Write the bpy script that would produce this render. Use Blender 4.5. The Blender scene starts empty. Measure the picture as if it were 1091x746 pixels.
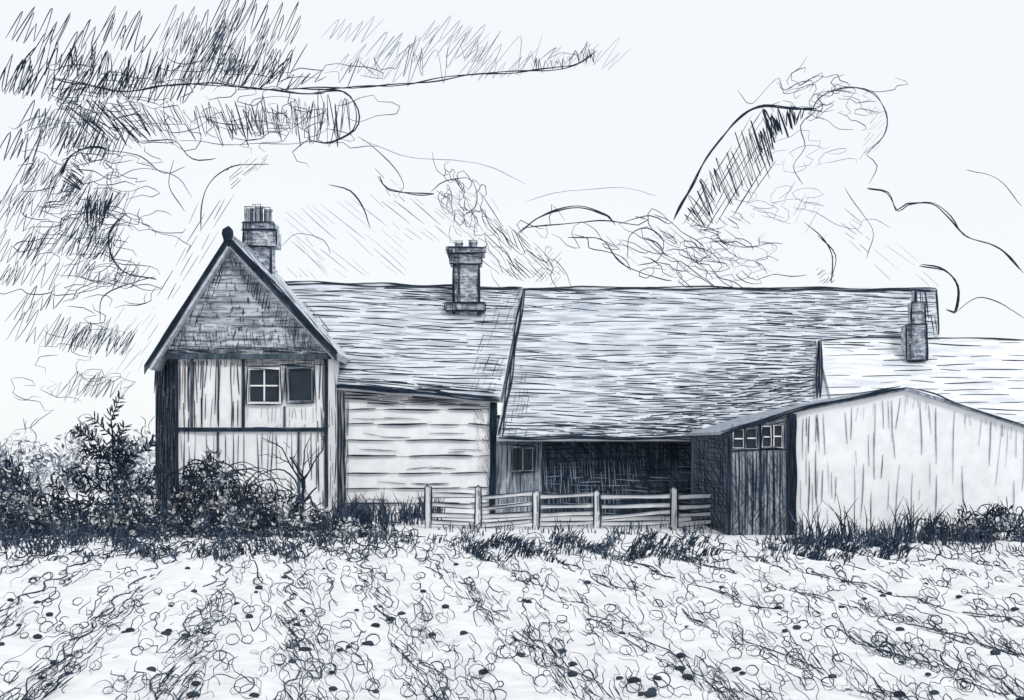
import bpy, math, random
import numpy as np
from mathutils import noise, Vector
random.seed(7); np.random.seed(7)
R=random.uniform
F=1440.0; CX=545.5; HZ=471.0; EYE=2.2; CAMY=-40.0
CAM=np.array([0,CAMY,EYE])
sc=bpy.context.scene

# ---------------------------------------------------------------- materials
def mat(name,col,var=0.06,scale=(1.5,1.5,1.5),rough=0.9,bump=0.0,dark=None,lo=.4,hi=.6):
    m=bpy.data.materials.new(name); m.use_nodes=True; nt=m.node_tree; b=nt.nodes['Principled BSDF']
    b.inputs['Roughness'].default_value=rough
    b.inputs['Specular IOR Level'].default_value=0.15
    tc=nt.nodes.new('ShaderNodeTexCoord'); mp=nt.nodes.new('ShaderNodeMapping')
    mp.inputs['Scale'].default_value=scale
    n=nt.nodes.new('ShaderNodeTexNoise'); n.inputs['Scale'].default_value=2.0; n.inputs['Detail'].default_value=6
    r=nt.nodes.new('ShaderNodeValToRGB')
    r.color_ramp.elements[0].position=lo; r.color_ramp.elements[1].position=hi
    d=dark if dark else tuple(c*(1-var*2) for c in col)
    r.color_ramp.elements[0].color=(*d,1); r.color_ramp.elements[1].color=(*col,1)
    nt.links.new(tc.outputs['Object'],mp.inputs[0]); nt.links.new(mp.outputs[0],n.inputs[0])
    nt.links.new(n.outputs[0],r.inputs[0]); nt.links.new(r.outputs[0],b.inputs['Base Color'])
    if bump:
        n2=nt.nodes.new('ShaderNodeTexNoise'); n2.inputs['Scale'].default_value=30; n2.inputs['Detail'].default_value=5
        nt.links.new(tc.outputs['Object'],n2.inputs[0])
        bp=nt.nodes.new('ShaderNodeBump'); bp.inputs['Strength'].default_value=bump; bp.inputs['Distance'].default_value=.03
        nt.links.new(n2.outputs[0],bp.inputs['Height']); nt.links.new(bp.outputs[0],b.inputs['Normal'])
    return m
M_PAPER=mat('limewashed_wall',(.84,.85,.87),.04,bump=.25)
M_GROUND=mat('pale_soil',(.80,.81,.83),.05,bump=.3)
M_ROOF=mat('old_tile_roof',(.66,.70,.75),.2,scale=(.5,1.5,4),bump=.4,dark=(.40,.44,.50),lo=.36,hi=.60)
M_ROOF2=mat('pale_tile_roof',(.80,.82,.85),.2,scale=(.5,1.5,4),bump=.4,dark=(.60,.63,.68),lo=.36,hi=.58)
M_TILE=mat('hung_tile',(.62,.65,.70),.2,scale=(.8,1,3),bump=.5,dark=(.30,.33,.38))
M_INK=mat('ink_dark',(.018,.032,.056),.2)
M_INK2=mat('ink_mid',(.075,.108,.16),.3)
M_INK3=mat('ink_light',(.24,.30,.39),.2)
M_DARK=mat('dark_timber_and_shade',(.09,.115,.15),.2,scale=(3,3,.6),dark=(.035,.05,.072),bump=.4)  # dark timber, and shade put into the barn wall and house side
M_GREY=mat('weathered_timber',(.40,.44,.50),.2,scale=(4,4,.6),dark=(.18,.215,.265),bump=.4)
M_GLASS=mat('window_glass',(.025,.036,.052),.1,rough=.15)
M_BRICK=mat('chimney_brick',(.60,.63,.68),.2,scale=(2,2,5),dark=(.22,.26,.32),bump=.5)
M_LEAFD=mat('leaf_dark',(.035,.05,.072),.2)
M_LEAFM=mat('leaf_mid',(.20,.24,.30),.2)
M_LEAFL=mat('leaf_pale',(.76,.78,.81),.1)

# ---------------------------------------------------------------- mesh builder
class MB:
    def __init__(s): s.v=[];s.f=[];s.m=[];s.n=0;s.mats=[]
    def mi(s,m):
        if m not in s.mats: s.mats.append(m)
        return s.mats.index(m)
    def add(s,vs,fs,m):
        k=s.mi(m); s.v.extend([tuple(map(float,p)) for p in vs])
        s.f.extend([tuple(i+s.n for i in f) for f in fs]); s.m.extend([k]*len(fs)); s.n+=len(vs)
    def tube(s,pts,rad,m):
        pts=np.asarray(pts,float); N=len(pts)
        if N<2: return
        t=np.gradient(pts,axis=0); t/=np.linalg.norm(t,axis=1)[:,None]+1e-9
        ref=np.array([0,1,0.05]); n1=np.cross(t,ref); l=np.linalg.norm(n1,axis=1)
        bad=l<.15
        if bad.any(): n1[bad]=np.cross(t[bad],np.array([0,0,1.])); l=np.linalg.norm(n1,axis=1)
        n1/=l[:,None]+1e-9; n2=np.cross(t,n1); rad=np.asarray(rad)[:,None]
        ring=[pts+rad*(math.cos(a)*n1+math.sin(a)*n2) for a in (0.0,2.094,4.189)]
        vs=np.stack(ring,1).reshape(-1,3); fs=[]
        for i in range(N-1):
            a=3*i;b=a+3
            fs+= [(a,a+1,b+1,b),(a+1,a+2,b+2,b+1),(a+2,a,b,b+2)]
        s.add(vs,fs,m)
    def box(s,x0,x1,y0,y1,z0,z1,m):
        vs=[(x,y,z) for z in (z0,z1) for x,y in ((x0,y0),(x1,y0),(x1,y1),(x0,y1))]
        s.add(vs,[(3,2,1,0),(4,5,6,7),(0,1,5,4),(1,2,6,5),(2,3,7,6),(3,0,4,7)],m)
    def prism(s,poly,vec,m):
        n=len(poly); p=np.array(poly,float); q=p+np.array(vec,float)
        s.add(list(p)+list(q),[tuple(range(n)),tuple(range(2*n-1,n-1,-1))]+[(i,i+n,(i+1)%n+n,(i+1)%n) for i in range(n)],m)
    def slab(s,c,th,m):
        c=np.array(c,float); nr=np.cross(c[1]-c[0],c[3]-c[0]); nr/=np.linalg.norm(nr)
        if nr[2]<0: nr=-nr
        s.prism(c,-nr*th,m)
    def out(s,name,parent=None):
        me=bpy.data.meshes.new(name); me.from_pydata(s.v,[],s.f)
        for m in s.mats: me.materials.append(m)
        me.polygons.foreach_set('material_index',s.m); me.update()
        o=bpy.data.objects.new(name,me); sc.collection.objects.link(o)
        if parent: o.parent=parent
        return o
def empty(name):
    o=bpy.data.objects.new(name,None); sc.collection.objects.link(o); return o

# ---------------------------------------------------------------- surveying helpers (bearing -> real surface)
def P(px,py,d): return np.array([(px-CX)*d/F, CAMY+d, EYE-(py-HZ)*d/F])
def V(d): return lambda x,y: P(x,y,d)
def plane3(a,b,c):
    n=np.cross(b-a,c-a); n/=np.linalg.norm(n)
    def f(px,py):
        dr=np.array([(px-CX)/F,1,-(py-HZ)/F]); t=np.dot(a-CAM,n)/np.dot(dr,n); return CAM+dr*t
    return f
def X(px,d): return (px-CX)*d/F
def Z(py,d): return EYE-(py-HZ)*d/F

def catmull(pts,step):
    p=[np.array(q,float) for q in pts]
    if len(p)==2:
        n=max(2,int(np.linalg.norm(p[1]-p[0])/step)+1)
        return [p[0]+(p[1]-p[0])*i/(n-1) for i in range(n)]
    p=[2*p[0]-p[1]]+p+[2*p[-1]-p[-2]]; o=[]
    for i in range(1,len(p)-2):
        a,b,c,d=p[i-1:i+3]; n=max(1,int(np.linalg.norm(c-b)/step))
        for k in range(n):
            t=k/n; o.append(.5*((2*b)+(-a+c)*t+(2*a-5*b+4*c-d)*t*t+(-a+3*b-3*c+d)*t**3))
    o.append(p[-2]); return o
def ink(mb,f,pts,w=1.3,m=None,wob=.5,step=7,off=.012):
    m=m or M_INK; q=catmull(pts,step); n=len(q)
    a=R(0,6.28);b=R(0,6.28);k=R(.25,.6)
    o=[];r=[]
    for i,p in enumerate(q):
        p3=f(p[0]+wob*math.sin(a+i*k*1.3),p[1]+wob*math.sin(b+i*k)+R(-.2,.2)*wob)
        d=p3-CAM; L=np.linalg.norm(d); o.append(p3-d/L*off)
        e=min(1,.45+min(i,n-1-i)*.4)
        r.append(w*.54*L/F*e*(1+.25*math.sin(b+i*.7)))
    mb.tube(o,r,m)
def hatch(mb,f,poly,ang,sp,w=1,m=None,L=(20,70),gap=(2,12),prob=1,wob=.6,off=.012,step=9):
    a=math.radians(ang); c,s=math.cos(a),math.sin(a)
    q=[(x*c+y*s,-x*s+y*c) for x,y in poly]
    v=min(p[1] for p in q)+R(0,sp); vm=max(p[1] for p in q)
    while v<vm:
        xs=[]
        for i in range(len(q)):
            (x0,y0),(x1,y1)=q[i],q[(i+1)%len(q)]
            if (y0-v)*(y1-v)<0: xs.append(x0+(x1-x0)*(v-y0)/(y1-y0))
        xs.sort()
        for k in range(0,len(xs)-1,2):
            u=xs[k]+R(0,2)
            while u<xs[k+1]-2:
                e=min(u+R(*L),xs[k+1]-R(-1,1.5))
                mx,my=(u+e)/2*c-v*s,(u+e)/2*s+v*c
                pr=prob(mx,my) if callable(prob) else prob
                if random.random()<pr and e>u+1.5:
                    v2=v+R(-.25,.25)*sp; v3=v+R(-.25,.25)*sp
                    ink(mb,f,[(u*c-v2*s,u*s+v2*c),(e*c-v3*s,e*s+v3*c)],w*R(.65,1.3),m,wob,step,off)
                u=e+R(*gap)
        v+=sp*R(.75,1.25)
def rect(mb,f,x0,x1,y0,y1,w=1.5,m=None,off=.02):
    for p in ([(x0,y0),(x1,y0)],[(x1,y0),(x1,y1)],[(x1,y1),(x0,y1)],[(x0,y1),(x0,y0)]):
        ink(mb,f,[(p[0][0]+R(-1,1),p[0][1]+R(-1,1)),(p[1][0]+R(-1,1),p[1][1]+R(-1,1))],w,m,.4,6,off)
def curl(x,y,n,r,sx=1,sy=1,k=(.5,1.4),flip=.22,rot=0):
    a=R(0,6.28); s=random.choice((-1,1)); o=[(x,y)]; c0,s0=math.cos(rot),math.sin(rot)
    for i in range(n):
        a+=s*R(*k)
        if random.random()<flip: s=-s
        dx=math.cos(a)*r*sx*R(.5,1.5); dy=math.sin(a)*r*sy*R(.5,1.5)
        x+=dx*c0-dy*s0; y+=dx*s0+dy*c0; o.append((x,y))
    return o
def lerpline(A,t):
    t=max(0,min(.9999,t))*(len(A)-1); i=int(t); t-=i
    return (A[i][0]+(A[i+1][0]-A[i][0])*t, A[i][1]+(A[i+1][1]-A[i][1])*t)
def zig(mb,f,A,B,n,w=1,m=None,jit=4,chunk=14):
    pts=[]; t=0
    for i in range(n):
        t+=R(.4,1.6)/n
        if t>1: break
        a=lerpline(A,t); b=lerpline(B,t+.4/n)
        k=R(0,.38); k2=R(.6,1.1)
        pts.append((a[0]+(b[0]-a[0])*k+R(-jit,jit),a[1]+(b[1]-a[1])*k+R(-jit,jit)))
        pts.append((a[0]+(b[0]-a[0])*k2+R(-jit,jit),a[1]+(b[1]-a[1])*k2+R(-jit,jit)))
        if len(pts)>chunk*R(.4,1.5):
            ink(mb,f,pts,w*R(.65,1.2),m,.5,6); pts=pts[-1:] if random.random()<.6 else []
    if len(pts)>1: ink(mb,f,pts,w,m,.5,6)
def pbox(mb,x0,x1,y0,y1,d,dep,m): mb.box(X(x0,d),X(x1,d),CAMY+d,CAMY+d+dep,Z(y1,d),Z(y0,d),m)
def window(mb,x0,x1,y0,y1,d,cols,rows,frame=M_PAPER,fw=2.6,bw=1.5):
    pbox(mb,x0,x1,y0,y1,d-.01,.02,M_GLASS)
    for a,b,c,e in ((x0-fw,x0,y0-fw,y1+fw),(x1,x1+fw,y0-fw,y1+fw),(x0,x1,y0-fw,y0),(x0,x1,y1,y1+fw)):
        pbox(mb,a,b,c,e,d-.07,.09,frame)
    for i in range(1,cols): 
        u=x0+(x1-x0)*i/cols; pbox(mb,u-bw/2,u+bw/2,y0,y1,d-.05,.035,frame)
    for j in range(1,rows):
        u=y0+(y1-y0)*j/rows; pbox(mb,x0,x1,u-bw/2,u+bw/2,d-.045,.028,frame)
    rect(mb,V(d-.075),x0-fw,x1+fw,y0-fw,y1+fw,1.6,M_INK,.01)
    rect(mb,V(d-.075),x0-.4,x1+.4,y0-.4,y1+.4,1.0,M_INK,.012)

# ================================================================= GROUND
def gh(x,y):
    if y>-8: return 0.0
    k=min(1,(-8-y)/5)
    fur=.055*math.sin(2*math.pi*(x+.17*y)/1.25)
    return k*(fur+.05*noise.noise(Vector((x*1.1,y*1.1,0)))+.035*noise.noise(Vector((x*4,y*4,3)))) 
far=[60,120,300,800,3000]
xs=[-v for v in far[::-1]]+[-30,-22]+list(np.arange(-16,16.01,.13))+[22,30]+far
ys=[-400,-100,-50,-38]+list(np.arange(-34,-7.9,.13))+[-6,0,10,20,40]+[v for v in far]
nx,ny=len(xs),len(ys)
g=MB(); g.add([(x,y,gh(x,y) if abs(x)<=30 and y>-40 else 0) for y in ys for x in xs],
  [(j*nx+i,j*nx+i+1,(j+1)*nx+i+1,(j+1)*nx+i) for j in range(ny-1) for i in range(nx-1)],M_GROUND)
go=g.out('ground')
for p in go.data.polygons: p.use_smooth=True
def G(px,py):
    d=EYE*F/max(3,(py-HZ)); x=X(px,d); y=CAMY+d
    return np.array([x,y,gh(x,y)+.01])

# ================================================================= FARMHOUSE
farm=empty('farmhouse')
HD=38.0
w=MB()
xl,xr=X(187,HD),X(350,HD); xs_=X(166,39.2); ze=Z(380,HD)
foot=[(xl,-2,0),(xr,-2,0),(xr,4.5,0),(xs_,4.5,0),(xs_,-.8,0)]
w.prism(foot,(0,0,ze),M_PAPER)
w.add([(xl-.005,-2.01,0),(xs_-.01,-.81,0),(xs_-.01,-.81,ze),(xl-.005,-2.01,ze)],[(0,1,2,3)],M_DARK)  # shade of the left side put into its colour
xa1=X(527,40)
w.prism([(xr-.3,0,0),(xr-.3,0,3.2),(xr-.3,4,6.6),(xr-.3,8,3.2),(xr-.3,8,0)],(xa1-xr+.3,0,0),M_PAPER)
w.out('walls',farm)
w=MB(); by=[424,436,452,469,486,504,520,536,552]
for a,b in zip(by[:-1],by[1:]):
    z1,z0=Z(a,40),Z(b,40)
    w.prism([(xr+.02,-.015,z1),(xr+.02,-.06,z0),(xr+.02,-.01,z0)],(xa1-xr-.08,0,0),M_PAPER)
w.prism([(xr+.02,-.012,Z(408,40)),(xr+.02,-.012,Z(424,40)),(xr+.02,-.002,Z(424,40)),(xr+.02,-.002,Z(408,40))],(2.2,0,0),M_PAPER)
w.out('weatherboards',farm)
w=MB()
ap=P(243,262,HD-.12)
w.prism([P(166,381,HD-.12),P(352,376,HD-.12),ap],(0,.11,0),M_TILE)
w.prism([P(170,380,HD),P(350,376,HD),P(243,264,HD)],(0,6.5,0),M_TILE)
w.out('gable',farm)
w=MB(); d0,d1=HD-.5,44.6
A0=P(243,251,d0); L0=P(154,390,d0); R0=P(359,376,d0)
back=np.array([0,d1-d0,0])
w.slab([A0,A0+back,L0+back,L0],.2,M_ROOF)
w.slab([R0,R0+back,A0+back+[.001,0,0],A0+[.001,0,0]],.2,M_ROOF)
for e,a in ((L0,A0),(R0,A0)):
    n=np.array([0,-.05,0]); dz=np.array([0,0,-.24])
    w.prism([e+n+[0,0,.02],a+n+[0,0,.02],a+n+dz,e+n+dz],(0,.045,0),M_DARK)
fin=A0+np.array([.03,-.06,.05])
w.tube([fin+[0,0,-.2],fin+[0,0,0],fin+[0,0,.12],fin+[0,0,.2]],[.14,.2,.17,.03],M_INK)
for i in range(14):
    c=A0+back*(i/14)+[0,0,.02]; w.tube([c,c+back/14*.93],[.12,.12],M_ROOF)
eL=P(346,410,39.7); eR=P(533,425,39.7); fA=plane3(eL,eR,P(300,300,44)); rR=fA(557,306); rL=fA(285,300)
w.slab([eL,eR,rR,rL],.14,M_ROOF)
w.slab([rL+[0,.01,0],rR+[0,.01,0],rR+[0,4.3,-3.6],rL+[0,4.3,-3.6]],.14,M_ROOF)
w.out('roof',farm)
w=MB()
def post(x,y0,y1,wd,m=M_DARK,d=HD,pr=.05): pbox(w,x-wd/2,x+wd/2,y0,y1,d-pr,pr+.02,m)
post(188,383,548,3.5); post(204,383,455,2.4); post(259,383,455,3.2); post(347.5,383,548,4)
post(303,433,455,2.2); post(232,460.5,548,2.2);post(318,460.5,548,2.2)
pbox(w,190,345.5,455.5,460,HD-.06,.07,M_DARK)
pbox(w,168,352,377,382.5,HD-.2,.19,M_DARK)
pbox(w,360,367,418,551,40-.1,.11,M_GREY)
pbox(w,522,527,426,551,40-.1,.11,M_DARK)
w.out('timber_frame',farm)
w=MB(); window(w,266,297,394,428,HD,2,2); w.out('window',farm)
w=MB(); window(w,308,332,393,427,HD,1,1,M_GREY); w.out('window_casement',farm)
def chimney(name,parent,d,parts,pots,dep=.8):
    c=MB()
    for x0,x1,y0,y1 in parts:
        gx=(x1-x0)*d/F; cy=dep/2
        pbox(c,x0,x1,y0,y1,d+cy-gx/2,gx*.95,M_BRICK)
        f=V(d+cy-gx/2-.01)
        hatch(c,f,[(x0,y0),(x1,y0),(x1,y1),(x0,y1)],1,3.2,1.1,M_INK,(4,14),(1,4),.85,.4)
        hatch(c,f,[(x0,y0),(x0+(x1-x0)*.3,y0),(x0+(x1-x0)*.3,y1),(x0,y1)],88,1.7,1.2,M_INK,(8,20),(1,3),.9,.3,.02)
        hatch(c,f,[(x1-3,y0),(x1,y0),(x1,y1),(x1-3,y1)],88,1.7,1.1,M_INK,(8,20),(1,3),.8,.3,.02)
        hatch(c,f,[(x0,y0),(x1,y0),(x1,y1),(x0,y1)],70,5,.9,M_INK2,(3,8),(2,8),.6,.3)
        rect(c,f,x0,x1,y0,y1,2.0); rect(c,f,x0,x1,y0,y1,1.3)
    for x0,x1,y0,y1 in pots:
        cx=(x0+x1)/2; r=(x1-x0)/2*d/F; yy=CAMY+d+dep/2
        vs=[];n=14
        prof=[(y1,1.0),(y1-(y1-y0)*.3,.9),(y0+2,.82),(y0+2,1.05),(y0,1.05),(y0,.8),(y0+3,.75)]
        for py,k in prof:
            for i in range(n):
                a=2*math.pi*i/n; vs.append((X(cx,d)+r*k*math.cos(a),yy+r*k*math.sin(a),Z(py,d)))
        c.add(vs,[(j*n+i,j*n+(i+1)%n,(j+1)*n+(i+1)%n,(j+1)*n+i) for j in range(len(prof)-1) for i in range(n)],M_GREY)
        f=V(d+dep/2-r-.01)
        for xx,wd in ((x0+.6,1.8),(x1-.6,1.8),(x0+(x1-x0)*.3,1.6)): ink(c,f,[(xx,y0),(xx,y1)],wd,M_INK,.3)
        ink(c,f,[(x0,y0),(x1,y0)],1.8,M_INK,.3)
    c.out(name,parent)
chimney('chimney',farm,41,[(263,289,262,297),(259,294,245,262),(258,292,237,245)],[(260,268,220,238),(269,278,218,238),(279,288,221,238)])
dch=fA(495,328)[1]+40
chimney('chimney_ridge',farm,dch-.3,[(483,510,280,340),(479,513,270,281),(476,516,263,270),(474,517,323,331)],[(484,493,257,264),(499,508,256,264)])

w=MB(); f=V(HD-.13)
gab=[(168,379),(350,375),(243,266)]
def gp(x,y):
    e=min(abs(x-243+(y-262)*.63),abs(x-243-(y-262)*.93)); return .95 if e<22 or y>345 or y<300 else .6
hatch(w,f,gab,0,4.2,1.0,M_INK,(5,16),(2,6),gp,.5)
hatch(w,f,gab,1,7.5,.9,M_INK2,(30,90),(3,9),.8,.7)
hatch(w,f,[(168,379),(350,375),(330,352),(185,352)],82,3.2,.9,M_INK2,(6,20),(2,6),.75)
hatch(w,f,[(168,379),(350,375),(345,369),(172,372)],4,1.8,1.3,M_INK,(10,40),(1,4),.9)
hatch(w,f,[(243,266),(222,300),(258,284)],75,2.6,1.0,M_INK,(8,22),(1,5),.8)
hatch(w,f,[(243,266),(338,368),(350,375),(320,372),(262,310)],-82,2.6,1.1,M_INK,(10,30),(1,5),.8)
hatch(w,f,[(170,378),(243,266),(236,300),(190,376)],-72,2.8,1.1,M_INK,(10,26),(1,5),.7)
for x,y in [(R(185,335),R(290,372)) for _ in range(120)]:
    if y>262+abs(x-243)*1.3+8: ink(w,f,[(x,y),(x+R(-.6,.6),y+R(3,6))],1.5,M_INK,.2)
f=V(d0-.07)
for k in (0,1.6,3.2,5): ink(w,f,[(243,253+k),(215,294+k),(180,350+k),(165,374+k),(155,387+k*.8)],1.9,M_INK,.9)
for k in (0,2,4,6): ink(w,f,[(244,253+k),(300,311+k),(340,354+k),(359,374+k*.6)],2.1,M_INK,.9)
fR=plane3(R0,A0,R0+back)
hatch(w,fR,[(246,252),(292,291),(352,360),(356,370)],50,1.7,1.5,M_INK,(10,40),(1,5),.9)
f=V(HD-.012)
hatch(w,f,[(190,383),(256,383),(256,455),(190,455)],90,5.5,.95,M_INK,(20,60),(6,20),.75)
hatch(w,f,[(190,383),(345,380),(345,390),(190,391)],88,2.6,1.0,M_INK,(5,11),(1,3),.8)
hatch(w,f,[(190,461),(345,461),(345,548),(190,548)],90,5.2,.9,M_INK2,(20,60),(5,20),.75)
hatch(w,f,[(190,383),(214,383),(200,548),(190,548)],89,3,1.2,M_INK,(20,60),(4,10),.8)
hatch(w,f,[(334,380),(346,380),(346,548),(338,548)],89,3,1.1,M_INK,(20,60),(4,10),.8)
hatch(w,f,[(262,434),(345,434),(345,455),(262,455)],90,4,.9,M_INK2,(6,20),(2,8),.7)
hatch(w,f,[(300,390),(306,390),(306,432),(300,432)],90,1.6,1.2,M_INK,(10,40),(1,3),.9,off=.09)
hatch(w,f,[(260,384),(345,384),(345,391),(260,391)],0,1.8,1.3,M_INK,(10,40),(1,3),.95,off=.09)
ink(w,V(HD-.07),[(190,457),(260,458),(345,457)],3,M_INK,.9)
for x in (188,259,347): ink(w,V(HD-.07),[(x,382),(x+1,455 if x==259 else 545)],2.6,M_INK,.8)
ink(w,f,[(232,383),(233,455)],1.8); ink(w,f,[(216,384),(215,455)],1.4); ink(w,f,[(246,383),(247,455)],1.1)
fs=plane3(np.array([xl,-2.03,0]),np.array([xs_,-.83,0]),np.array([xl,-2.03,3]))
hatch(w,fs,[(165,388),(187,384),(187,548),(167,548)],91,2.2,1.6,M_INK,(20,60),(1,4),.95,off=.03)  # dense strokes draw the shade on this side wall
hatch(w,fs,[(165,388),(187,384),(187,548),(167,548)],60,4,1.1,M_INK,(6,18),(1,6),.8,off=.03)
f=V(39.93)
for y in by[1:-1]:
    u=368+R(0,3)
    while u<520:
        e=min(521,u+R(25,80)); ink(w,f,[(u,y+R(-1,1)),(e,y+R(-1,1))],R(1.2,2.1),M_INK,.5); u=e+R(2,14)
    for _ in range(3):
        u=R(370,480); ink(w,f,[(u,y-R(3,8)),(u+R(15,40),y-R(3,8))],.9,M_INK2,.5)
hatch(w,f,[(366,417),(524,427),(524,437),(366,427)],3,1.9,1.4,M_INK,(15,60),(1,5),.92,off=.05)
hatch(w,f,[(366,424),(372,424),(372,540),(366,540)],90,2.2,1.1,M_INK,(15,50),(2,6),.9,off=.03)
hatch(w,f,[(505,434),(521,434),(521,548),(512,548)],70,3.2,1.0,M_INK2,(6,18),(2,6),.8,off=.03)
for x in (360,363,366.5): ink(w,V(39.88),[(x,416),(x+.5,548)],1.8,M_INK,.6)
for x in (522,524,526,527): ink(w,V(39.88),[(x+1,427),(x,548)],2.2,M_INK,.7)
fr=plane3(np.array([xr+.01,-2,0]),np.array([xr+.01,0,0]),np.array([xr+.01,-2,3]))
hatch(w,fr,[(351,380),(359,402),(359,545),(351,545)],90,2.6,1.1,M_INK,(10,40),(2,6),.8)
poly=[(303,301),(556,307),(532,424),(352,410),(332,355)]
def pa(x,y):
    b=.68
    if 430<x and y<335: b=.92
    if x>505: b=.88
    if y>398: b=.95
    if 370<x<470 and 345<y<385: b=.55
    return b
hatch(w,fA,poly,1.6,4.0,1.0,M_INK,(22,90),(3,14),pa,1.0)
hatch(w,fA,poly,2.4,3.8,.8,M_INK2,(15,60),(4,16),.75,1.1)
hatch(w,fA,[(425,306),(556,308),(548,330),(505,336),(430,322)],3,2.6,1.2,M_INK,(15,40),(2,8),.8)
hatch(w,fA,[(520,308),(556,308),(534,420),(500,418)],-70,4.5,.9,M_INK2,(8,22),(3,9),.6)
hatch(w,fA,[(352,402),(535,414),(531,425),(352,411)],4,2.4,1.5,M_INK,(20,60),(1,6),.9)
hatch(w,fA,[(310,304),(352,352),(354,405),(346,400)],50,3.2,1.0,M_INK,(8,20),(2,6),.8)
for k in (0,2): ink(w,fA,[(296,300+k),(420,303+k),(557,307+k)],1.7,M_INK,.9,off=.05)
for k in (0,1.5,3): ink(w,V(39.68),[(350,410+k),(440,416+k),(532,425+k)],2.2,M_INK,.8)
w.out('ink_lines',farm)

# ================================================================= BARN
barn=empty('barn')
w=MB()
xb1=X(985,44)
w.prism([(.5,0,0),(.5,0,3.1),(.5,4,6.85),(.5,8,3.1),(.5,8,0)],(xb1-.5,0,0),M_DARK)  # wall colour darkened for the shade under the eave
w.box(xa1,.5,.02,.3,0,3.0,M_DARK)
w.box(xa1+.02,X(577,40),-.03,.019,0,2.9,M_GREY)
w.out('walls',barn)
w=MB(); beL=P(529,466,39); beR=P(1010,466,39); brL=P(557,306.5,44); fB=plane3(beL,beR,brL)
brR=fB(998,306.5); beR2=fB(1004,466)
w.slab([beL,beR2,brR,brL],.16,M_ROOF)
w.slab([brL+[0,.01,0],brR+[0,.01,0],brR+[0,5,-4.9],brL+[0,5,-4.9]],.16,M_ROOF)
w.out('roof',barn)
w=MB(); window(w,547,567,478,501,39.96,2,1,M_GREY,2.2); w.out('window',barn)
w=MB()
poly=[(559,308),(996,308),(1000,362),(874,362),(872,424),(845,436),(775,460),(775,466),(532,466)]
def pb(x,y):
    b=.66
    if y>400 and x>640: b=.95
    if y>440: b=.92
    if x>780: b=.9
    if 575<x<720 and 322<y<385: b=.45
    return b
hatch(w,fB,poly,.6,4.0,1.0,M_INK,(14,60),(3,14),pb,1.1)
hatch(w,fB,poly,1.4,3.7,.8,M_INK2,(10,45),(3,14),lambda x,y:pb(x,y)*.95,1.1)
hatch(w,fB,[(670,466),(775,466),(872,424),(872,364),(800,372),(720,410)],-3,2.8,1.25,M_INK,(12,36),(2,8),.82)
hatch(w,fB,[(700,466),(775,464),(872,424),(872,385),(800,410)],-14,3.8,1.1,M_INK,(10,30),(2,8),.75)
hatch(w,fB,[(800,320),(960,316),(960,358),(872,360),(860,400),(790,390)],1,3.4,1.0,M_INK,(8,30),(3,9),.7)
hatch(w,fB,[(545,380),(532,466),(560,466),(565,400)],-80,4,.9,M_INK2,(8,22),(3,9),.6)
hatch(w,fB,[(540,448),(775,452),(775,466),(532,466)],1,2.6,1.2,M_INK,(15,50),(1,6),.75)
for k in (0,1.8,3.4): ink(w,fB,[(557+k,307),(549+k,350),(541+k,405),(531+k,465)],2.0,M_INK,1.0,off=.04)
for k in (0,2): ink(w,fB,[(557,307+k),(700,306+k),(850,307+k),(998,308+k)],1.6,M_INK,.9,off=.05)
ink(w,fB,[(998,308),(1000,357)],2.2,off=.04); ink(w,fB,[(985,309),(990,340)],1.5,off=.04)
hatch(w,fB,[(978,312),(996,312),(1000,356),(988,356)],80,4,1.0,M_INK,(10,30),(2,8),.7)
for k in (0,1.8): ink(w,V(38.97),[(530,466+k),(640,466+k),(775,467+k)],2.2,M_INK,.8)
f=V(39.95)
hatch(w,f,[(530,470),(577,470),(577,550),(530,550)],90,3.4,1.1,M_INK,(10,40),(2,8),.8)
hatch(w,f,[(530,468),(577,468),(577,476),(530,476)],0,2,1.4,M_INK,(10,30),(1,4),.9,off=.05)
f=V(39.98)
for an in (0,90,45): hatch(w,f,[(578,470),(775,470),(775,550),(578,550)],an,3.6,1.3,M_INK,(10,50),(1,5),.8)  # eave shade drawn in as crossed ink strokes
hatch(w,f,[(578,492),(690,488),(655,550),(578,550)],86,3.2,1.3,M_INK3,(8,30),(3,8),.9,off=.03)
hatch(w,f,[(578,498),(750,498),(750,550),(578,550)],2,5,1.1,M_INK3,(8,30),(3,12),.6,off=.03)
w.out('ink_lines',barn)

# ================================================================= OUTBUILDING (lower range in line with the barn)
ob=empty('outbuilding')
w=MB(); xo=X(873,41.6); xo2=19.0
zr=Z(362,42)
w.prism([(xo+.1,-.8,0),(xo+.1,-.8,2.5),(xo+.1,2,zr-.15),(xo+.1,5.5,2.0),(xo+.1,5.5,0)],(xo2-xo-.1,0,0),M_PAPER)
w.out('walls',ob)
w=MB(); ca=np.array([xo-.02,-1.05,2.52]); cb=np.array([xo2+.1,-1.05,2.52]); cr=np.array([xo-.02,2,zr]); cr2=np.array([xo2+.1,2,zr])
fC=plane3(ca,cb,cr)
w.slab([ca,cb,cr2,cr],.12,M_ROOF2)
w.slab([cr+[0,.01,0],cr2+[0,.01,0],cr2+[0,3.7,-3.3],cr+[0,3.7,-3.3]],.12,M_ROOF2)
w.out('roof',ob)
w=MB()
poly=[(876,363),(1095,363),(1095,455),(1025,431),(965,412),(880,424)]
hatch(w,fC,poly,0,6.5,.95,M_INK,(18,70),(6,20),.8,.7)
hatch(w,fC,[(876,363),(965,363),(965,372),(876,376)],1,3,1.1,M_INK,(15,50),(2,9),.8,.6)
ink(w,fC,[(873,362),(950,360),(1095,362)],1.7,M_INK,.6,off=.04)
ink(w,fC,[(874,421),(920,419),(960,412)],1.3,M_INK,.6,off=.04)
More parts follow.
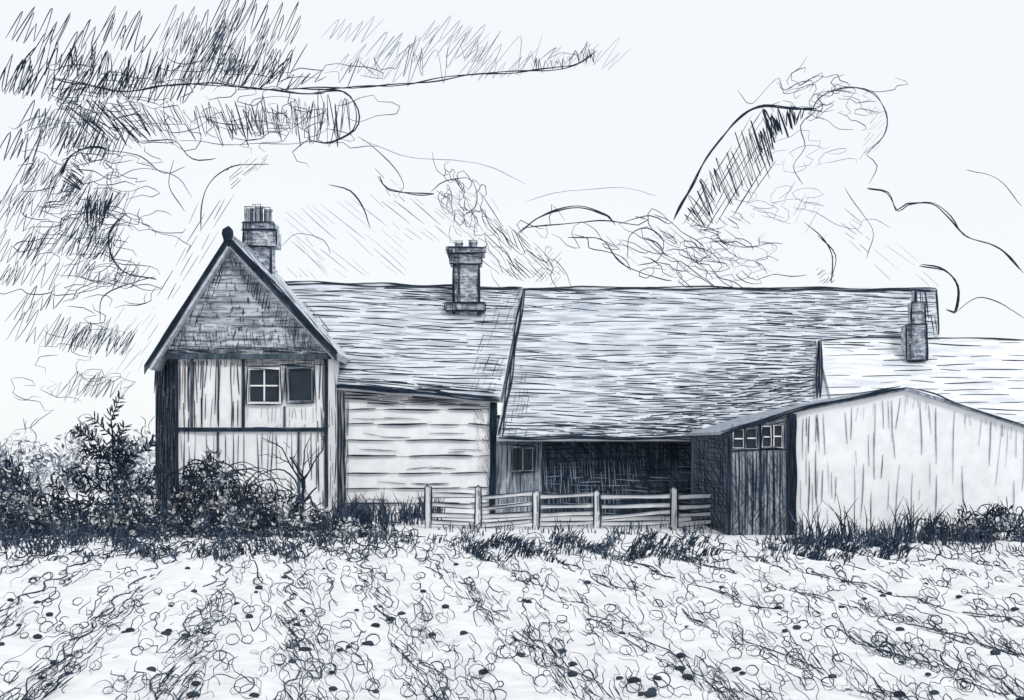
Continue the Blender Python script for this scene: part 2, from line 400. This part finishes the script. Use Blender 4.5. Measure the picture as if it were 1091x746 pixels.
for k in (-2,-.5,1,2.6): ink(w,fC,[(873+k,363),(872+k,424)],1.8,M_INK,.7,off=.06)
w.out('ink_lines',ob)
dc=fC(976,380)[1]+40
chimney('chimney',ob,dc-.25,[(966,988,346,384),(971,985,322,346)],[(974,981,309,323)],.6)

# ================================================================= SHED
shed=empty('shed')
SD=32.0
w=MB()
gpx=[(775,580),(775,462),(845,440),(965,416),(1025,435),(1100,459),(1160,478),(1160,580)]
pts=[P(x,y,SD) for x,y in gpx]
for p in (pts[0],pts[-1]): p[2]=-.05
w.prism(pts,(0,6.3,0),M_PAPER)
w.box(X(775,SD)-.03,X(775,SD)-.001,CAMY+SD+.02,-1.75,0,2.38,M_DARK)
w.out('walls',shed)
w=MB()
rp=[(770,460),(845,436.5),(965,412.5),(1025,431),(1100,455),(1168,477)]
for a,b in zip(rp[:-1],rp[1:]):
    A=P(*a,SD-.12);B=P(*b,SD-.12); w.prism([A,B,B+[0,0,-.07],A+[0,0,-.07]],(0,6.5,0),M_GREY)
w.out('roof',shed)
w=MB()
pbox(w,779,809.5,452,572,SD-.05,.06,M_GREY); pbox(w,810.5,838,446,572,SD-.05,.06,M_GREY)
pbox(w,839,848,441,573,SD-.12,.13,M_DARK); pbox(w,775,779,460,573,SD-.12,.13,M_DARK)
for x0,x1,y0,y1 in ((782,792,458,477),(796,806,457,477),(813,821,455,476),(825,833,454,476)):
    window(w,x0,x1,y0,y1,SD-.06,1,2,M_PAPER,1.3,1.3)
w.out('doors',shed)
w=MB(); f=V(SD-.06)
hatch(w,f,[(779,480),(809,480),(809,571),(779,571)],90,2.9,1.2,M_INK,(20,70),(2,8),.85)
hatch(w,f,[(811,480),(838,480),(838,571),(811,571)],90,2.9,1.2,M_INK,(20,70),(2,8),.85)
hatch(w,f,[(779,482),(838,482),(838,571),(779,571)],62,4.2,1.0,M_INK,(8,24),(2,7),.75)
hatch(w,f,[(779,530),(838,530),(838,571),(779,571)],-58,4.2,1.1,M_INK,(8,24),(2,7),.75)
for x in (787,794,802,810,817,824,831): ink(w,f,[(x,480),(x+.5,570)],1.5,M_INK,.5)
ink(w,f,[(779,481),(838,479)],2.2); ink(w,f,[(810,450),(810,570)],2.4)
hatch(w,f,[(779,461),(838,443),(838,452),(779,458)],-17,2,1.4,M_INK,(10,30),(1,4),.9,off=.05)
for x in (840,842.5,845,847.5): ink(w,V(SD-.13),[(x,441),(x+.5,572)],2.2,M_INK,.6)
for x in (775,777.5): ink(w,V(SD-.13),[(x,462),(x+.5,572)],2,M_INK,.6)
for k in (0,1.7,3.0): ink(w,V(SD-.13),[(768,461+k),(845,437+k),(905,424+k*.6),(965,413+k*.5)],1.8,M_INK,.6)
ink(w,V(SD-.13),[(965,413),(995,420),(1025,432),(1100,456)],1.6,M_INK,.6)
f=V(SD-.01)
hatch(w,f,[(850,445),(874,440),(868,570),(850,570)],90,3.6,.9,M_INK2,(20,70),(4,14),.7)
hatch(w,f,[(868,445),(965,422),(1095,460),(1095,570),(868,570)],91,9,.75,M_INK3,(10,80),(10,50),.6)
hatch(w,f,[(868,442),(960,422),(960,500),(868,540)],91,7,.75,M_INK2,(8,50),(10,34),.5)
hatch(w,f,[(965,420),(1095,460),(1095,475),(965,432)],88,6,.8,M_INK2,(6,16),(6,16),.6)
fl=plane3(np.array([X(775,SD)-.04,-8,0]),np.array([X(775,SD)-.04,-4,0]),np.array([X(775,SD)-.04,-8,2]))
for an in (90,10,60): hatch(w,fl,[(740,469),(774,464),(774,572),(740,555)],an,4,1.2,M_INK,(10,40),(2,7),.8)
w.out('ink_lines',shed)

# ================================================================= FENCE
fence=empty('wooden_fence')
FD=34.4; w=MB(); k=MB()
px_=[456,509,571,636,718,771]; tops=[518,519,524,524,520,522]
for i,x in enumerate(px_):
    hw=3.2; y0=tops[i]
    pts=[P(x-hw,y0+2,FD),P(x,y0-2,FD),P(x+hw,y0+1,FD),P(x+hw,566,FD),P(x-hw,566,FD)]
    w.prism(pts,(0,.15,0),M_LEAFL)
    f=V(FD-.01)
    ink(k,f,[(x-hw,y0),(x-hw,564)],1.9); ink(k,f,[(x+hw,y0),(x+hw+.5,564)],1.9); ink(k,f,[(x-hw,y0+1),(x,y0-2),(x+hw,y0+1)],1.8)
    hatch(k,f,[(x,y0+2),(x+hw,y0+2),(x+hw,563),(x,563)],90,2,1.1,M_INK,(6,20),(1,5),.8)
for i in range(5):
    x0,x1=px_[i]+3,px_[i+1]-3; sl=R(-2,2)
    for y in (527,537,546,555):
        ya,yb=y+R(-1.8,1.8)-sl,y+R(-1.8,1.8)+sl
        w.prism([P(x0,ya,FD+.06),P(x1,yb,FD+.06),P(x1,yb+4.6,FD+.06),P(x0,ya+4.6,FD+.06)],(0,.05,0),M_LEAFL)
        f=V(FD+.05)
        ink(k,f,[(x0,ya),((x0+x1)/2,(ya+yb)/2+R(-1,1)),(x1,yb)],1.4); ink(k,f,[(x0,ya+4.6),(x1,yb+4.6)],1.0)
w.out('posts_and_rails',fence); k.out('ink_lines',fence)

# ================================================================= PLANTS
def leafquad(mb,c,s,m):
    a=np.random.normal(size=3); a/=np.linalg.norm(a); b=np.cross(a,np.random.normal(size=3)); b/=np.linalg.norm(b)
    mb.add([c-a*s,c+b*s*.45,c+a*s,c-b*s*.45],[(0,1,2,3)],m)
def bush(px0,px1,py0,d,dens=1,dark=.5,thick=.9,name='bush',soft=False):
    mb=MB(); cx=(px0+px1)/2; hw=(px1-px0)/2; base=HZ+EYE*F/d; H=base-py0; area=hw*2*H
    k0=R(0,9)
    tp=lambda u:(1-abs(u)**2.4)*(.78+.26*math.sin(u*5+k0)+.12*math.sin(u*13+k0))
    for _ in range(int(area*.26*dens)):
        u=R(-1,1); v=R(0,1)
        if v>tp(u): continue
        th=thick*math.sqrt(max(0,1-u*u)); dy=R(-th,th)
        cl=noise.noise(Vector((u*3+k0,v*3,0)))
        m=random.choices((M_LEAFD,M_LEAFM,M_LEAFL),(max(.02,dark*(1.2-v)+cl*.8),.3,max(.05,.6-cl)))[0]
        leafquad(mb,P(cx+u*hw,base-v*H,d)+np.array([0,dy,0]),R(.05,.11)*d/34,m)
    for _ in range(int(area*.022*dens)):
        u=R(-1,1); v=R(0,1)
        if v>tp(u): continue
        th=thick*math.sqrt(max(0,1-u*u)); dd=d-th+R(-.1,.2)
        ink(mb,V(dd),[(a,min(b,base+1)) for a,b in curl(cx+u*hw,base-v*H,random.randint(4,12),R(3,5.5))],R(.9,2.0)*(.6 if soft else 1),random.choice((M_INK2,M_INK2,M_INK3) if soft else (M_INK,M_INK,M_INK2)),.4,3,0)
    for _ in range(int(hw*.7)):
        u=R(-1,1); x=cx+u*hw; y=base-tp(u)*H; ink(mb,V(d-.2),[(x,y+6),(x+R(-3,3),y-2),(x+R(-8,8),y-R(4,12))],1.2 if not soft else .8,M_INK2 if soft else M_INK,.3,3)
    mb.out(name)
for a,b,c,d in ((-120,20,452,62),(-20,90,462,60),(55,150,446,64),(110,200,458,58)): bush(a,b,c,d,.7,.15,2,'hedgerow_tree',True)
bush(-60,104,500,34.5,1.1,.75,1.1); bush(74,186,512,33.5,1.1,.6); bush(-30,70,528,32.4,1.1,.8,.7)
bush(168,306,488,35.0,1.2,.8,1.0); bush(205,262,500,33.6,1,.5,.5); bush(288,356,522,34.2,1,.5,.6)
bush(982,1060,543,30.5,1,.8,.7); bush(1030,1140,538,30.2,1.1,.8,.7)
bush(50,170,540,31.8,1.1,.7,.5); bush(160,306,540,31.6,1.1,.75,.5); bush(300,440,552,31.5,.9,.55,.5)

def branchy(name,d,segs,leaf=0,seed=1):
    random.seed(seed); mb=MB()
    def br(x,y,a,L,w,dep,yy):
        pts=[];n=5;ca=a
        for i in range(n+1):
            pts.append((x,y)); x+=math.cos(ca)*L/n; y-=math.sin(ca)*L/n; ca+=R(-.14,.14)
        p3=[P(p[0],p[1],d)+np.array([0,yy*(i/n),0]) for i,p in enumerate(pts)]
        rr=[w*.5*d/F*(1-.45*i/n) for i in range(n+1)]
        mb.tube(p3,rr,M_INK)
        if leaf and dep<=1:
            for i in range(1,n+1):
                for s in (-1,1):
                    for _ in range(leaf):
                        q=pts[i]; an=ca+s*R(.4,1.2); l=R(5,11)
                        ink(mb,lambda u,v,yy=yy:P(u,v,d)+np.array([0,yy,0]),[(q[0],q[1]),(q[0]+math.cos(an)*l*.6,q[1]-math.sin(an)*l*.5),(q[0]+math.cos(an)*l,q[1]-math.sin(an)*l)],R(1.4,2.3),M_INK,.3,3)
        if dep>0:
            for t in (.35,.55,.75,1.0):
                if random.random()<.85:
                    q=pts[int(t*n)]; s=random.choice((-1,1))
                    br(q[0],q[1],a+s*R(.35,.8),L*R(.45,.65),w*.6,dep-1,yy+R(-.35,.35))
    for x,y,a,L,w_,dep in segs: br(x,y,a,L,w_,dep,0)
    mb.out(name)
branchy('sapling_tree',35.2,[(124,548,1.6,60,4,1),(121,492,1.62,44,3.2,1),(121,500,2.2,38,2.6,1),(123,510,1.0,36,2.6,1),(120,530,2.4,48,2.4,1),(126,535,.8,38,2.2,1),(112,544,2.75,40,2,1)],2,seed=5)
branchy('sapling_tree',34.8,[(322,556,1.57,46,6,1),(323,515,2.2,44,2.6,2),(322,515,1.0,42,2.6,2),(322,520,1.6,40,2.4,1),(322,530,2.6,36,2,1)],0,seed=9)
random.seed(21)
w=MB()
for i in range(26):
    x=R(175,260); y=R(515,550); L=R(30,70); s=random.choice((1,1,-1)); h=R(20,42)
    ink(w,V(33.9+R(-.4,.6)),[(x,y+10),(x+s*L*.2,y-h*.7),(x+s*L*.6,y-h),(x+s*L*.9,y-h*.7),(x+s*L,y-h*.25)],R(.9,1.7),M_INK,1.6)
w.out('briar_bush')

w=MB()
def tuft(px,py,h,n,spread,wd=1.2,m=None,lean=0):
    d=EYE*F/(py-HZ)
    for _ in range(n):
        dd=d+R(-.25,.25); x=px+R(-spread,spread); hh=h*R(.5,1.15); l=R(-.45,.45)*hh+lean*hh
        g0=P(x,HZ+EYE*F/dd,dd); g0[2]=gh(g0[0],g0[1])-.01; s=dd/F
        p=[g0,g0+np.array([l*.35*s,0,hh*.6*s]),g0+np.array([l*s,R(-.1,.1),hh*s])]
        w.tube(p,[wd*.6*s,wd*.5*s,wd*.15*s],m or random.choice((M_INK,M_INK2,M_INK2)))
for _ in range(110): tuft(R(350,470),R(546,562),R(14,30),5,6)
for _ in range(60): tuft(R(470,775),R(560,570),R(5,12),4,7,1.1)
for _ in range(75): tuft(R(850,1095),R(572,582),R(10,26),5,6)
for _ in range(60): tuft(R(-10,160),R(560,585),R(10,22),5,7)
for _ in range(230):
    x=R(330,1095); y=582+8*math.sin(x*.011)+R(-9,12)
    if noise.noise(Vector((x*.02,y*.05,5)))<-.12: continue
    tuft(x,y,R(6,15),5,7,1.2,None,R(-.3,.6))
for _ in range(170):
    x=R(500,760) if random.random()<.6 else R(840,970); tuft(x,R(574,598),R(7,15),6,8,1.4,M_INK,.6)
for _ in range(160):
    x=R(-10,350); tuft(x,R(570,596),R(5,13),5,8,1.4,None,R(-.6,.2))
for _ in range(22): tuft(R(865,1010),R(570,580),R(26,44),4,4,1.2,M_INK,R(-.3,.3))
def gcurl(px,py,n,r,wd,m,k=(.3,1.1),flip=.4,rot=0,sx=1.1,sy=.8):
    d=EYE*F/(py-HZ)
    c=curl(px,py,n,r,sx,sy,k,flip,rot); lo=max(b for a,b in c); c=[(a,b-(lo-py)) for a,b in c]
    gz=gh(X(px,d),CAMY+d)
    def f(u,v):
        h=(py-v)*d/F; return np.array([X(u,d),CAMY+d+h*1.2,gz+.005+h*1.05])
    ink(w,f,c,wd,m,.3,4,0)
for _ in range(380): gcurl(R(-10,430),R(566,600),random.randint(4,8),R(3,6),R(.9,1.7),random.choice((M_INK,M_INK,M_INK2)))
for _ in range(220): gcurl(R(430,1095),R(576,602),random.randint(4,8),R(3,6),R(.8,1.4),random.choice((M_INK,M_INK2,M_INK2)))
w.out('grass')

# ploughed field line work
w=MB()
def trough(px,py):
    p=G(px,py); return math.sin(2*math.pi*(p[0]+.17*p[1])/1.25)
for _ in range(1750):
    px=R(-15,1108); py=592+(R(0,1)**.9)*165
    tr=trough(px,py); s=(py-HZ)/180
    if tr>-.15 and random.random()<.66: continue
    sl=.9 if px>230 else -.6
    gcurl(px,py,random.randint(3,7),R(3.5,6.5)*(.6+.6*s),R(.7,1.3),random.choice((M_INK,M_INK2,M_INK2)),(.4,1.5),.5,sl*R(.3,1.2),1.15,.75)
for _ in range(260):
    px=R(0,1095); py=R(600,752); d=EYE*F/(py-HZ); gz=gh(X(px,d),CAMY+d); r=R(2,5)*(py-HZ)/170; a0=R(0,6)
    c=[(px+r*1.4*math.cos(a0+t*1.0),py-r-r*math.sin(a0+t*1.0)*R(.8,1.1)) for t in np.linspace(0,6.5,8)]
    def f(u,v,d=d,py=py,gz=gz):
        h=(py-v)*d/F; return np.array([X(u,d),CAMY+d+h,gz+.005+h])
    ink(w,f,c,R(.8,1.4),M_INK,.2,3,0)
for _ in range(2300):
    px=R(-15,1108); py=R(590,752)
    tr=trough(px,py)
    if tr>-.35: continue
    if noise.noise(Vector((px*.012,py*.02,2)))<-.1: continue
    d=EYE*F/(py-HZ); gz=gh(X(px,d),CAMY+d); L=R(5,15)*(py-HZ)/170; an=R(.5,1.1)
    f=lambda u,v,d=d,gz=gz,py=py: np.array([X(u,d),CAMY+d+(py-v)*d/F,gz+(py-v)*d/F])
    sgn=-1 if px>230 else 1
    ink(w,f,[(px,py),(px+sgn*math.cos(an)*L*.5,py-math.sin(an)*L*.55),(px+sgn*math.cos(an)*L,py-math.sin(an)*L)],R(.9,1.6),M_INK,.4,4,0)
for i in range(-16,22):
    for k in range(2):
        x0=i*1.25+.9+R(-.15,.15); y=-30+R(0,4)
        while y<-14:
            L=R(1.2,3.5); pts=[]
            for j in range(8):
                yy=y+L*j/7; xx=x0-.17*yy+.08*math.sin(yy*3+i); pts.append([xx,yy,gh(xx,yy)+.012])
            dd=np.array([p[1]+40 for p in pts]); w.tube(pts,dd/F*R(.5,.9),M_INK2 if k else M_INK)
            y+=L+R(.5,2.5)
w.out('furrow_ink_lines',go)
w=MB()
for _ in range(150):
    py=R(600,750); px=R(0,1095); p=G(px,py); d=p[1]+40; r=R(1.8,3.6)*d/F*(py-HZ)/170
    m=random.choice((M_LEAFD,M_LEAFD,M_LEAFL)); vs=[];n=8
    a0=R(0,3)
    for z,k in ((-.3,.8),(.25,1),(.7,.7),(.9,.25)):
        for i in range(n):
            a=a0+2*math.pi*i/n; vs.append(p+np.array([math.cos(a)*r*k*1.4*R(.85,1.1),math.sin(a)*r*k,z*r]))
    w.add(vs,[(j*n+i,j*n+(i+1)%n,(j+1)*n+(i+1)%n,(j+1)*n+i) for j in range(3) for i in range(n)]+[tuple(range(3*n,4*n))],m)
w.out('stones')

# ================================================================= SKY (inked clouds, far off)
sky=empty('sky')
C=V(190.0)
def cloud(fn):
    global w; w=MB(); fn(); w.out('cloud',sky)
def L(pts,wd=1.2,m=None,rep=1):
    for _ in range(rep): ink(w,C,[(x+R(-1.2,1.2)*(rep>1),y+R(-1.2,1.2)*(rep>1)) for x,y in pts],wd*R(.85,1.15),m,1.0,6)
def scr(x0,x1,y0,y1,n,r=7,wd=.85,m=None,rot=0,sx=1.7,sy=.7):
    for _ in range(n): L(curl(R(x0,x1),R(y0,y1),random.randint(4,10),R(.7,1.3)*r,sx,sy,(.3,1.5),.4,rot+R(-.3,.3)),wd,m or random.choice((M_INK,M_INK2,M_INK2)))
def slz(x0,x1,y0,y1,n,wd=.9,m=None,h=34,sl=.7):
    for _ in range(n):
        x=R(x0,x1); y=R(y0,y1); pts=[]
        for i in range(random.randint(4,9)):
            hh=h*R(.6,1.15)
            pts.append((x,y)); pts.append((x+hh*sl+R(-3,3),y-hh+R(-4,4))); x+=R(5,11); y+=R(-1.5,3)
        ink(w,C,pts,wd*R(.7,1.2),m or random.choice((M_INK,M_INK2,M_INK2)),.7,7)
def c1():
    slz(-20,300,30,100,24,.85,None,36,.55)
    slz(-20,140,70,112,9,1.0,M_INK,30,.6)
    zig(w,C,[(56,82),(130,96),(210,92),(330,102)],[(60,46),(140,60),(240,58),(360,74)],44,.9,M_INK,5)
    zig(w,C,[(60,110),(150,106),(250,104),(372,98)],[(100,148),(180,150),(260,150),(376,148)],62,.95,M_INK,6)
    zig(w,C,[(250,112),(300,106),(374,104)],[(264,150),(310,152),(376,144)],24,.8,M_INK2,5)
    slz(-20,120,130,176,10,.95,None,30,.55)
    hatch(w,C,[(60,120),(200,116),(190,152),(90,168)],62,6,.9,M_INK,(10,40),(3,14),.6)
    L([(58,84),(130,96),(210,90),(300,97),(345,100)],1.2,rep=2)
    L([(300,96),(420,92),(500,80),(560,76),(612,70),(636,54)],1.3,rep=2)
    zig(w,C,[(330,92),(430,88),(520,78),(625,66)],[(345,60),(440,48),(540,40),(640,36)],26,.7,M_INK2,8)
    slz(340,600,40,84,7,.65,M_INK3,26,.9)
    zig(w,C,[(560,62),(600,58),(636,50)],[(560,78),(604,72),(634,64)],20,1.0,M_INK,2)
    L([(335,97),(366,98),(380,116),(378,138),(352,152),(330,150)],1.4,rep=2)
    L([(190,150),(260,154),(340,151)],.9,M_INK2)
    scr(60,360,60,150,60,9,.85)
    L([(150,150),(185,150),(205,170),(230,168)],1.1)
cloud(c1)
def c2():
    slz(-20,70,190,410,26,.8,None,28,.7)
    slz(50,100,300,430,8,.7,M_INK2,24,.7)
    scr(55,150,165,330,60,8,.9)
    scr(40,130,340,450,14,8,.7,M_INK2)
    L([(64,188),(76,166),(98,158),(112,160)],1.5,rep=3)
    L([(80,180),(100,182),(118,192),(122,182),(112,174)],1.2)
    zig(w,C,[(86,205),(100,204),(118,206)],[(90,232),(98,246),(112,240)],20,1.4,M_INK,3)
    zig(w,C,[(62,190),(72,172),(92,162)],[(84,206),(90,188),(102,172)],18,1.2,M_INK,3)
    hatch(w,C,[(84,220),(116,216),(108,256),(94,250)],48,3.2,1.2,M_INK,(8,24),(2,6),.8)
    L([(122,190),(150,180),(190,190),(205,210)],1.0,M_INK2)
    L([(112,160),(150,168),(176,184),(196,178)],1.1,M_INK)
    L([(135,228),(116,248),(118,272),(136,292),(166,298)],1.4,rep=2)
    L([(106,344),(110,318),(130,304),(166,296)],1.4)
    L([(215,246),(214,218),(226,194),(250,176),(286,176)],1.3)
    L([(186,170),(180,200),(196,226)],.9,M_INK2)
    hatch(w,C,[(190,250),(212,216),(250,206),(226,262),(186,318),(166,320)],-60,5,.9,M_INK2,(14,44),(3,14),.75)
    hatch(w,C,[(238,178),(286,164),(280,180),(246,202)],-40,3.6,1.0,M_INK,(8,24),(2,6),.8)
    hatch(w,C,[(100,350),(160,310),(170,350),(150,420),(100,430)],-55,7,.7,M_INK3,(12,40),(5,20),.7)
cloud(c2)
def c3():
    L([(350,198),(372,204),(388,222),(395,242)],1.6)
    L([(380,146),(404,162),(420,178),(430,200),(424,210)],1.2)
    L([(404,186),(414,202),(440,208),(462,206)],1.4,rep=2)
    L([(384,150),(430,166),(480,170),(520,178),(560,196)],.7,M_INK3)
    L([(460,205),(474,192),(498,190),(508,202),(506,220),(490,230)],1.1)
    hatch(w,C,[(398,176),(424,190),(434,216),(412,206)],45,3,1.1,M_INK,(8,20),(2,6),.8)
    hatch(w,C,[(400,215),(490,205),(478,258),(430,256)],38,5,.85,M_INK2,(10,44),(4,14),.7)
    hatch(w,C,[(504,200),(530,215),(540,250),(508,250)],55,5,.8,M_INK2,(10,44),(4,14),.7)
    hatch(w,C,[(300,225),(400,205),(450,292),(330,298)],40,6.5,.7,M_INK3,(20,60),(6,24),.7)
    hatch(w,C,[(300,258),(336,250),(350,296),(306,296)],44,4,.8,M_INK2,(12,30),(4,12),.65)
    L([(300,262),(318,250),(344,256),(352,270)],.9,M_INK2)
cloud(c3)
def c4():
    scr(478,510,198,254,26,5.5,.85,None,1.2,1.3,.8)
    scr(520,594,244,290,12,8,.85,None,.8)
    hatch(w,C,[(518,236),(556,244),(604,290),(570,302),(530,292),(514,262)],44,3.4,1.15,M_INK,(12,38),(3,9),.85)
    hatch(w,C,[(530,240),(560,250),(556,300),(530,288)],66,3.8,1.15,M_INK,(10,28),(3,9),.8)
    hatch(w,C,[(570,262),(600,262),(596,304),(566,300)],-50,4,.95,M_INK2,(10,24),(3,12),.75)
    hatch(w,C,[(484,200),(508,205),(506,250),(486,248)],48,4,.9,M_INK2,(8,20),(3,8),.7)
w=MB(); c4(); w.out('smoke')
def c5():
    L([(552,250),(580,230),(616,220),(648,230),(655,238)],1.5,rep=2)
    L([(556,244),(600,238),(640,236),(680,240),(690,234),(676,230)],1.5)
    L([(560,216),(600,204),(660,200),(700,210)],.7,M_INK3)
    L([(660,240),(692,230),(712,238),(718,236)],1.3)
    L([(606,252),(640,256),(662,280),(700,296),(716,300)],1.2)
    L([(668,276),(672,252),(690,244),(706,256),(700,276),(680,282)],1.3)
    L([(718,236),(730,208),(746,182),(768,148),(792,124),(814,113),(850,115),(868,118)],1.9,rep=2)
    zig(w,C,[(722,232),(745,192),(770,154),(800,126),(826,116)],[(740,246),(766,232),(794,214),(818,186),(830,146)],42,1.1,M_INK,3)
    zig(w,C,[(806,116),(830,114),(858,116)],[(822,150),(840,146),(852,130)],24,1.5,M_INK,2)
    hatch(w,C,[(722,236),(770,154),(806,118),(836,124),(826,176),(796,220),(745,250)],-58,6,1.0,M_INK,(14,70),(3,12),.85)
    hatch(w,C,[(690,250),(740,232),(806,226),(790,262),(730,290),(692,286)],40,5,.9,M_INK2,(10,34),(4,12),.7)
    hatch(w,C,[(640,250),(690,262),(690,296),(660,290)],42,5,.8,M_INK2,(10,30),(4,12),.65)
    hatch(w,C,[(700,292),(800,276),(850,298),(720,302)],-20,5,.75,M_INK3,(10,34),(4,12),.7)
    scr(668,790,238,290,34,8,.95,None,.4)
    scr(800,885,150,240,14,8,.65,M_INK3)
    scr(740,830,262,296,10,8,.7,M_INK3)
cloud(c5)
def c6():
    L([(862,120),(876,104),(904,94),(932,100),(945,122),(940,146),(922,164)],1.1,M_INK2,2)
    L([(868,118),(852,134),(858,156),(846,176),(856,196)],.9,M_INK2)
    L([(922,164),(934,176),(926,196)],.9,M_INK2)
    scr(810,895,84,110,12,6,.85,None,-.6)
    L([(786,96),(800,110),(830,84),(834,100),(868,90)],.8,M_INK2)
    scr(870,925,94,130,12,6,.7,M_INK2)
    hatch(w,C,[(930,106),(944,122),(936,160),(914,170),(926,136)],-50,3.6,.8,M_INK2,(8,20),(2,8),.75)
    L([(900,200),(918,226),(930,250),(924,276)],.9,M_INK2)
    L([(924,200),(946,206),(956,226),(966,218),(992,216),(1012,232),(1028,250),(1060,262),(1090,290)],1.3,rep=2)
    L([(872,250),(888,272),(884,300)],1.3,rep=2)
    L([(856,238),(880,256),(888,276)],1.0)
    L([(980,282),(1006,288),(1020,306),(1018,334),(1008,330)],1.5,rep=2)
    L([(1018,334),(1040,318),(1066,322),(1090,340)],1.1)
    hatch(w,C,[(830,196),(868,188),(884,262),(850,246)],-60,5.5,.7,M_INK3,(10,34),(4,12),.7)
    hatch(w,C,[(890,220),(918,226),(930,268),(912,276)],40,4.2,.9,M_INK2,(10,24),(3,10),.7)
    hatch(w,C,[(868,284),(890,288),(890,302),(872,302)],-40,3,1.2,M_INK,(6,14),(2,5),.8)
    hatch(w,C,[(930,262),(980,256),(1010,304),(930,304)],38,7,.7,M_INK3,(14,40),(6,20),.6)
    L([(1030,180),(1060,190),(1090,220)],.9,M_INK2)
cloud(c6)

# ================================================================= LIGHT / WORLD / CAMERA
wd=bpy.data.worlds.new("World"); sc.world=wd; wd.use_nodes=True; nt=wd.node_tree; bg=nt.nodes['Background']
st=nt.nodes.new('ShaderNodeTexSky'); st.sky_type='NISHITA'; st.sun_disc=False
el,az=math.radians(42),math.radians(150)
st.sun_elevation=el; st.sun_rotation=az
mx=nt.nodes.new('ShaderNodeMixRGB'); mx.inputs[0].default_value=.9; mx.inputs[2].default_value=(9.9,10.1,10.35,1)
nt.links.new(st.outputs[0],mx.inputs[1]); nt.links.new(mx.outputs[0],bg.inputs[0]); bg.inputs[1].default_value=.1
s=bpy.data.lights.new('sun','SUN'); s.energy=1.5; s.angle=math.radians(14); s.color=(1,.98,.95)
so=bpy.data.objects.new('sun',s); sc.collection.objects.link(so)
dirv=Vector((math.sin(az)*math.cos(el),math.cos(az)*math.cos(el),math.sin(el)))
so.rotation_euler=dirv.to_track_quat('Z','Y').to_euler(); so.location=dirv*50
cam=bpy.data.cameras.new('camera'); co=bpy.data.objects.new('camera',cam); sc.collection.objects.link(co)
co.location=(0,CAMY,EYE); co.rotation_euler=(math.radians(90),0,0)
cam.sensor_width=36; cam.lens=36*F/1091; cam.shift_y=(HZ-373)/1091; cam.clip_end=8000
sc.camera=co
sc.view_settings.view_transform='Standard'; sc.view_settings.look='None'; sc.view_settings.exposure=0
